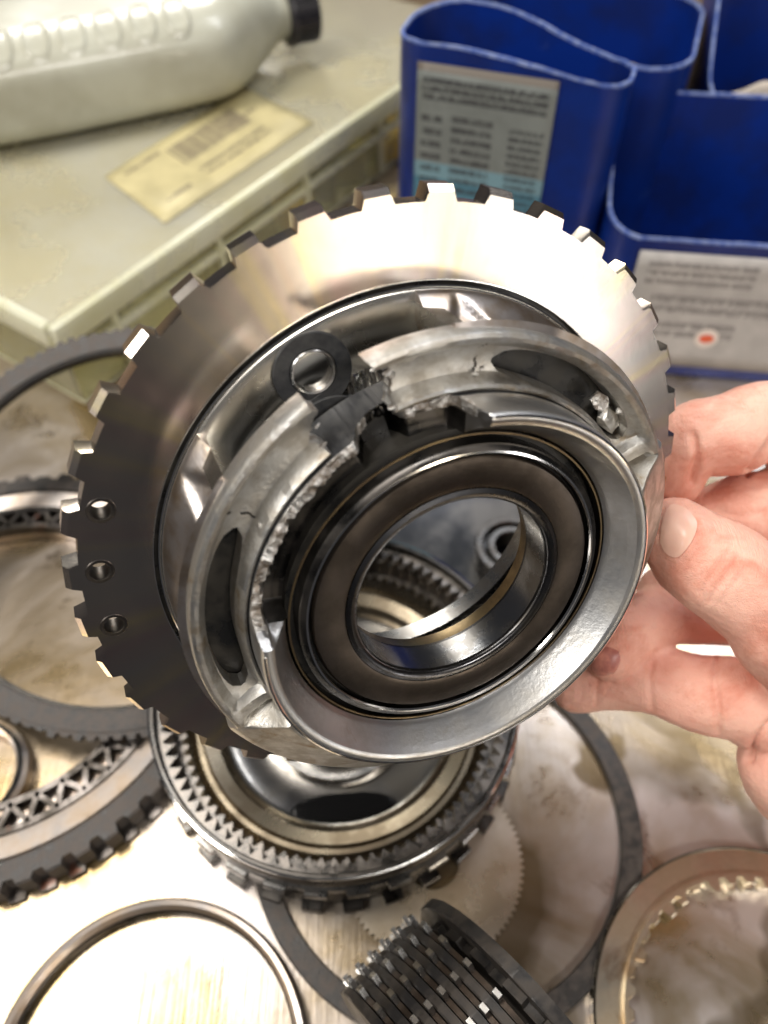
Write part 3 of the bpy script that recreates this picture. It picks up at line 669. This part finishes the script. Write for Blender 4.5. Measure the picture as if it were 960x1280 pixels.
blk = M('black_cap_plastic', (.015, .015, .016), (.03, .025, .03), 0, .35, .5, 200)
prof = []
cp_ = gearring('bottle_cap', blk, BT, .0, .0150, .0160, 40, 0, .017, duty=.45, slope=.1); cp_.rotation_euler = (0, pi/2, 0); cp_.location = (.004, .006, 0)
rr = revolve('cap_ring', [(.0120, 0), (.0166, 0), (.0168, .003), (.0155, .004), (.012, .004)], blk, cp_, 64)
# ------------------------------------------------------------------ blue cut-off jugs
blue = M('blue_hdpe', (.002, .020, .165), (.002, .013, .11), 0, .33, .42, 40, bump=.12, bscale=120, c3=(.03, .06, .20), n3=45, lo3=.62, hi3=.85)
blue_in = M('blue_hdpe_inner', (.002, .022, .2), (.002, .014, .12), 0, .38, .5, 40, bump=.08, bscale=120, c3=(.04, .07, .25), n3=80, lo3=.66, hi3=.8)
rimw = M('cut_plastic_edge', (.22, .28, .50), (.06, .11, .36), 0, .5, .6, 300, bump=.3)
def jug(label, F0, F1, gz, depth, ztop, rad=.012, thick=.0009, e=5.0, zfn=None):
    """F0,F1: ground points of the front face's left and right corner"""
    exx = Vector((F1.x-F0.x, F1.y-F0.y, 0)); W = exx.length; exx.normalize(); eyy = Vector((-exx.y, exx.x, 0))
    t = thing('blue_jug', label, 'cut-off jug', group='blue cut-off plastic jugs'); mt = Matrix((exx, eyy, Vector((0, 0, 1)))).transposed().to_4x4(); mt.translation = (F0.x, F0.y, 0); t.matrix_world = mt
    def loop(ins, n=96):
        out = []; w2, d2 = W/2-ins, depth/2-ins; r = max(.002, rad-ins)
        per = []
        for (cx, cy, a0) in ((w2-r, -d2+r, -90), (w2-r, d2-r, 0), (-w2+r, d2-r, 90), (-w2+r, -d2+r, 180)):
            for k in range(9): a = R_(a0+90*k/8); per.append((cx+r*cos(a), cy+r*sin(a)))
        full = []
        for i in range(len(per)):
            a, b = Vector(per[i]), Vector(per[(i+1) % len(per)]); L = (b-a).length; k = max(1, int(L/.006))
            for q in range(k): full.append(a.lerp(b, q/k))
        return [(p.x+W/2, p.y+depth/2) for p in full]
    lo = loop(0); cnt = len(lo)
    c0 = Vector((W/2, depth/2))
    def zt_(p):
        z = zfn(p[0]/W, p[1]/depth) if zfn else ztop
        return z+.0005*noise.noise(Vector((p[0]*220, p[1]*220, W*100)))+.0004*noise.noise(Vector((p[0]*18, p[1]*18, W*90)))
    nz = 8; V = []; Fc = []
    for j in range(nz+1):
        for p in lo: V.append((p[0], p[1], .001+(zt_(p)-.001)*j/nz))
    for j in range(nz):
        for i in range(cnt): a = j*cnt+i; b = j*cnt+(i+1) % cnt; Fc.append((a, b, b+cnt, a+cnt))
    Fc.append(tuple(range(cnt))[::-1]); mk('outer_wall', V, Fc, blue, t, 50)
    V = []; Fc = []
    inn = [tuple(Vector(p)+(c0-Vector(p))*(thick/ (Vector(p)-c0).length)*1.3) for p in lo]
    for j in range(nz+1):
        for p, pi_ in zip(lo, inn): V.append((pi_[0], pi_[1], .003+(zt_(p)-.003)*j/nz))
    for j in range(nz):
        for i in range(cnt): a = j*cnt+i; b = j*cnt+(i+1) % cnt; Fc.append((b, a, a+cnt, b+cnt))
    Fc.append(tuple(range(cnt))); mk('inner_wall', V, Fc, blue_in, t, 50)
    V = []; Fc = []
    for p, pi_ in zip(lo, inn):
        o_ = Vector(p); i_ = Vector(pi_); m_ = (o_-i_)*.15; z = zt_(p)
        V += [(o_.x+m_.x, o_.y+m_.y, z-.0006), (o_.x, o_.y, z+.0005), (i_.x, i_.y, z+.0005), (i_.x-m_.x, i_.y-m_.y, z-.0006)]
    for i in range(cnt):
        a = i*4; b = ((i+1) % cnt)*4
        for k in range(3): Fc.append((a+k, b+k, b+k+1, a+k+1))
    mk('cut_rim', V, Fc, rimw, t, 50); return t, W
# N1 front left
g0, g1 = at(488, 395), at(710, 442)
z1 = zfind((470, 50), (488, 395))
J1, W1 = jug('blue cut-off jug with a worn grey-green label, left of the other jugs', g0, g1, 0, .034, z1, zfn=lambda a, b: z1+.004*sin(a*5)*(.4+b)-.004*a)
teal = (.07, .19, .26); lab1 = print_mat('worn_teal_label', (.19, .21, .20), (.03, .03, .035),
    [(.04, .95, .84, .95, 3, .72), (.04, .2, .25, .80, 9, .5), (.27, .58, .40, .80, 8, .6), (.70, .95, .35, .78, 11, .6), (.10, .5, .12, .24, 3, .75), (.05, .3, .27, .36, 3, .5), (.3, .62, .28, .36, 3, .55)], None,
    [(0, 1, 0, .46, teal), (0, 1, .46, .54, (.16, .28, .33)), (.44, .56, .02, .11, (.03, .05, .08)), (.66, .93, -.1, .09, (.05, .05, .05)), (0, 1, .965, 1.1, (.14, .12, .10))])
def onwall(a0, a1, z0, z1_, W, y=-.0007): return lambda a, b: (W*(a0+(a1-a0)*a), y, z0+(z1_-z0)*b)
sheet('jug_label', onwall(.115, .72, z1*.30, z1*.955, W1), 12, 12, lab1, J1)
# N4 front right
g0, g1 = at(718, 460), at(1120, 492)
z4 = zfind((852, 303), (808, 468))
_e = (g1-g0).normalized(); _n = Vector((-_e.y, _e.x, 0)); gb = g0+_n*.075+_e*.05; gb.z = 0
zfind4 = zfind((0, 118), pix(gb)); back4 = g0+_n*.079
def z4f(a, b): return z4 + (zfind4-z4)*sm(.0, .8, b) + .003*sin(b*pi)
J4, W4 = jug('blue cut-off jug with a grey label and red dot, nearest on the right', g0, g1, 0, .075, z4, rad=.016, zfn=z4f)
lab4 = print_mat('grey_label', (.44, .42, .40), (.17, .16, .155), [(.04, .40, .74, .95, 3, .62), (.08, .50, .50, .68, 2, .7), (.08, .40, .28, .44, 2, .7), (.62, .92, .3, .5, 2, .8)], None, [])
sheet('jug_label', onwall(.10, .94, z4*.10, z4*.93, W4), 12, 8, lab4, J4)
bm = bmesh.new(); bmesh.ops.create_cone(bm, cap_ends=True, segments=32, radius1=.0050, radius2=.0050, depth=.0003)
o = bmo('label_spot', bm, M('white_spot', (.7, .62, .56), None, 0, .5), J4); o.rotation_euler = (pi/2, 0, 0)
pr = J4.matrix_world.inverted()
def onface(u, v):
    d = ray(u, v); o_ = Vector((0, 0, HC)); p = pr @ o_; dd = pr.to_3x3() @ d; tt = (-.0012-p.y)/dd.y; return p+dd*tt
o.location = onface(883, 423)
bm = bmesh.new(); bmesh.ops.create_cone(bm, cap_ends=True, segments=32, radius1=.0026, radius2=.0026, depth=.0003)
o = bmo('red_dot', bm, M('red_print', (.70, .06, .03), (.6, .15, .05), 0, .5, nscale=900), J4); o.rotation_euler = (pi/2, 0, 0); o.location = onface(883, 423)+Vector((0, -.0004, 0)); o.scale = (1.2, .8, 1)
# N2 behind
_n1 = Vector((-(J1.matrix_world.to_3x3() @ Vector((1, 0, 0))).y, (J1.matrix_world.to_3x3() @ Vector((1, 0, 0))).x, 0))
p = J1.matrix_world @ Vector((W1*.02, .060, 0)); z2 = zfind((0, 50), pix(p)); q_ = p+(J1.matrix_world.to_3x3() @ Vector((.108, 0, 0)))
J2, W2 = jug('blue cut-off jug with dark open top, behind the jug with the teal label', Vector((p.x, p.y, 0)), Vector((q_.x, q_.y, 0)), 0, .085, z2, rad=.02)
sheet('inner_label', lambda a, b: (W2*(.62+.3*a), .010+.004*sin(a*3), z2-.040+.036*b*(1-.5*(2*a-1)**2)), 10, 6, M('grey_residue', (.28, .26, .24), (.20, .18, .17), 0, .6), J2)
# N3 back right
p = back4+_e*.045; z3 = zfind((0, 136), pix(p)); q_ = p+_e*.16
J3, W3 = jug('blue cut-off jug at the top right with white film inside', Vector((p.x, p.y, 0)), Vector((q_.x, q_.y, 0)), 0, .085, z3, rad=.018, zfn=lambda a, b: z3+.05*sm(0, .9, b))
sheet('white_film', lambda a, b: (W3*(.0+.36*a), -.0012+.002*sin(a*6)*b, z3-.004+.0165*b*(1-.8*(2*a-.9)**2)+.0008*sin(a*23)*b), 20, 6, M('white_film', (.62, .56, .48), (.5, .44, .36), 0, .6, nscale=300, bump=.3), J3)
# dark cabinet strip behind bin, wall behind everything
bm = bmesh.new(); box(bm, (-.1, .66, .06), (1.6, .02, .12), None)
tag(bmo('wall', bm, M('tan_wall', (.30, .22, .14), (.2, .15, .1), 0, .6, nscale=6), None), 'tan painted board standing behind the jugs and bottle', 'board')
# ------------------------------------------------------------------ the hand
skin = M('skin', (.90, .52, .40), (.84, .41, .31), 0, .42, .55, 90, .35, .7, bump=.7, bscale=1100, sss=.15, c3=(.66, .22, .14), n3=55, lo3=.48, hi3=.72, bdist=.0003, scratch=.5)
nailm = M('nail', (.88, .53, .41), (.86, .48, .37), 0, .28, .35, 100, sss=.1)
dirtn = M('dirty_nail', (.66, .27, .20), (.42, .15, .12), 0, .3, .4, 260)
def tube(bm, pts, n=20):
    """tapered rounded tube through (Vector, radius) points"""
    P = []
    for i in range(len(pts)-1):
        (a, ra), (b, rb_) = pts[i], pts[i+1]
        p0 = pts[i-1][0] if i else a*2-b; p3 = pts[i+2][0] if i+2 < len(pts) else b*2-a
        for k in range(8):
            t = k/8; t2 = t*t; t3 = t2*t
            c = (a*2+(b-p0)*t+(p0*2-a*5+b*4-p3)*t2+(a*3-p0-b*3+p3)*t3)*.5; P.append((c, ra+(rb_-ra)*(t*t*(3-2*t))))
    P.append(pts[-1])
    for (c, r) in P: bmesh.ops.create_icosphere(bm, subdivisions=2, radius=r, matrix=Matrix.Translation(c))
    ring = []; 
    prev = None
    for i, (c, r) in enumerate(P):
        d = (P[min(i+1, len(P)-1)][0]-P[max(i-1, 0)][0]).normalized()
        x = d.orthogonal().normalized() if prev is None else (prev-d*prev.dot(d)).normalized(); prev = x; y = d.cross(x)
        ring.append([bm.verts.new(c+(x*cos(2*pi*k/n)+y*sin(2*pi*k/n))*r) for k in range(n)])
    for i in range(len(ring)-1):
        for k in range(n): bm.faces.new((ring[i][k], ring[i][(k+1) % n], ring[i+1][(k+1) % n], ring[i+1][k]))
    bm.faces.new(ring[0][::-1]); bm.faces.new(ring[-1])
mmr = .001
def jp(u, v, d, r): return (atd(u, v, d), r*mmr)
bm = bmesh.new()
thumb = [jp(846, 668, .168, 8.2), jp(868, 690, .1665, 9.6), jp(905, 716, .165, 10.4), jp(945, 748, .165, 10.2), jp(1000, 800, .168, 12.2), jp(1090, 880, .180, 15)]
index = [jp(846, 598, .190, 6.5), jp(853, 572, .188, 7.4), jp(874, 548, .1865, 9.0), jp(915, 543, .187, 9.7), jp(962, 528, .189, 9.6), jp(1040, 560, .20, 11)]
mid = [jp(850, 652, .200, 8), jp(890, 652, .197, 9), jp(945, 640, .195, 10), jp(1010, 640, .2, 11), jp(1080, 690, .205, 13)]
tip2 = [jp(762, 818, .187, 6.6), jp(790, 790, .190, 7.4), jp(832, 768, .194, 7.6), jp(890, 768, .198, 7.6), jp(960, 770, .205, 8), jp(1060, 770, .205, 12)]
low = [jp(722, 858, .197, 6.6), jp(768, 848, .194, 7.6), jp(820, 850, .190, 8.3), jp(870, 866, .187, 8.9), jp(915, 872, .186, 9.6), jp(962, 884, .187, 11.0), jp(1030, 890, .19, 14), jp(1100, 880, .195, 17)]
low2 = [jp(985, 990, .190, 8.5), jp(975, 950, .188, 9.5), jp(1010, 910, .19, 12), jp(1080, 880, .195, 16)]
palm = [jp(1080, 700, .205, 20), jp(1110, 800, .20, 24), jp(1120, 900, .2, 22), jp(1230, 980, .215, 26), jp(1450, 1200, .24, 30)]
fill_ = [jp(832, 742, .1965, 7.2), jp(870, 735, .199, 8.5), jp(930, 740, .203, 9), jp(1060, 770, .205, 12)]
for ch in (thumb, index, mid, tip2, fill_, low, low2, palm): tube(bm, ch)
bmesh.ops.recalc_face_normals(bm, faces=bm.faces)
H = thing('hand', 'bare right hand gripping the broken carrier by its right edge', 'hand', tuple(atd(960, 750, .18)))
ho = bmo('hand_skin', bm, skin, None, 0)
m = ho.modifiers.new('r', 'REMESH'); m.mode = 'VOXEL'; m.voxel_size = .00055; m = ho.modifiers.new('s', 'SMOOTH'); m.iterations = 10; m.factor = .6
bake(ho, 0)
def ckey(u, v, d): return (u, v, d)
creases = [  # pixel polylines, depth of the digit, depth(mm), width(mm)
    ([(867, 545), (871, 570), (865, 604)], 1.5, .9), ([(968, 545), (950, 572), (934, 592)], 1.5, .9),
    ([(897, 812), (893, 850), (897, 880), (898, 915)], 1.0, .8), ([(818, 815), (812, 850), (816, 888)], .45, .7), ([(746, 850), (745, 880)], .3, .6),
    ([(912, 690), (893, 712), (876, 742)], .45, .7), ([(923, 697), (905, 722), (886, 752)], .5, .6), ([(936, 706), (917, 730), (900, 756)], .35, .6), ([(900, 686), (884, 706), (870, 728)], .25, .6),
    ([(962, 905), (946, 925), (936, 948)], 1.6, 1.0), ([(956, 640), (930, 646), (900, 640)], .3, .7), ([(888, 508), (893, 530)], .15, .6), ([(926, 492), (930, 512)], .15, .6)]
segs = []
for (pl, dp, wd) in creases:
    for a, b in zip(pl, pl[1:]): segs.append((a, b, dp*mmr, wd))
me = ho.data; eye = Vector((0, 0, HC)); NR = [v.normal.copy() for v in me.vertices]
for v, vn in zip(me.vertices, NR):
    u_, v_ = pix(v.co)
    if u_ > 1010 or vn.dot(eye-v.co) <= 0: continue
    dep = (v.co-eye).length; px_mm = dep*1000/F
    push = 0
    for (a, b, dp, wd) in segs:
        ax_, ay_ = a; bx_, by_ = b; dx, dy = bx_-ax_, by_-ay_; t = max(0, min(1, ((u_-ax_)*dx+(v_-ay_)*dy)/(dx*dx+dy*dy)))
        ds = math.hypot(u_-ax_-dx*t, v_-ay_-dy*t)*px_mm
        if ds < wd*3: push = max(push, dp*math.exp(-(ds/wd)**2))
    v.co -= vn*push*.85
for v, vn in zip(me.vertices, NR): v.co += vn*(.00035*noise.noise(v.co*160)+.0001*noise.noise(v.co*700))
ho.parent = H; ho.matrix_parent_inverse = Matrix.Translation(-H.location)
def nail(name, poly, mat, lift=.0004):
    """curved plate shrink-wrapped on the finger under the given outline"""
    from mathutils.bvhtree import BVHTree
    global bvh
    V = []; Fc = []; n = 14
    for j in range(n+1):
        for i in range(n+1):
            a, b = i/n, j/n
            # squircle mapping for rounded corners
            x, y = 2*a-1, 2*b-1; x2, y2 = x*sqrt(1-.38*y*y), y*sqrt(1-.38*x*x); a2, b2 = (x2+1)/2, (y2+1)/2
            p = Vector(poly[0]).lerp(Vector(poly[1]), a2).lerp(Vector(poly[3]).lerp(Vector(poly[2]), a2), b2)
            hit = bvh.ray_cast(eye, ray(p.x, p.y).normalized())
            if hit[0] is None: return None
            e_ = max(abs(x), abs(y)); V.append(hit[0]-ray(p.x, p.y).normalized()*(lift*(1-e_**6)))
    # smooth
    for _ in range(3):
        W_ = [v.copy() for v in V]
        for j in range(1, n):
            for i in range(1, n): k = j*(n+1)+i; V[k] = (W_[k-1]+W_[k+1]+W_[k-n-1]+W_[k+n+1])/4
    for j in range(n):
        for i in range(n): a = j*(n+1)+i; Fc.append((a, a+1, a+n+2, a+n+1))
    o = mk(name, V, Fc, mat, None, 60); m = o.modifiers.new('s', 'SOLIDIFY'); m.thickness = .0005; m.offset = 0; bake(o, 60)
    o.parent = H; o.matrix_parent_inverse = Matrix.Translation(-H.location); return o
from mathutils.bvhtree import BVHTree
bvh = BVHTree.FromPolygons([v.co for v in me.vertices], [tuple(p.vertices) for p in me.polygons])
nail('thumbnail', [(836, 622), (879, 652), (848, 704), (822, 682)], nailm)
nail('fingernail', [(738, 806), (778, 812), (770, 844), (738, 844)], dirtn)
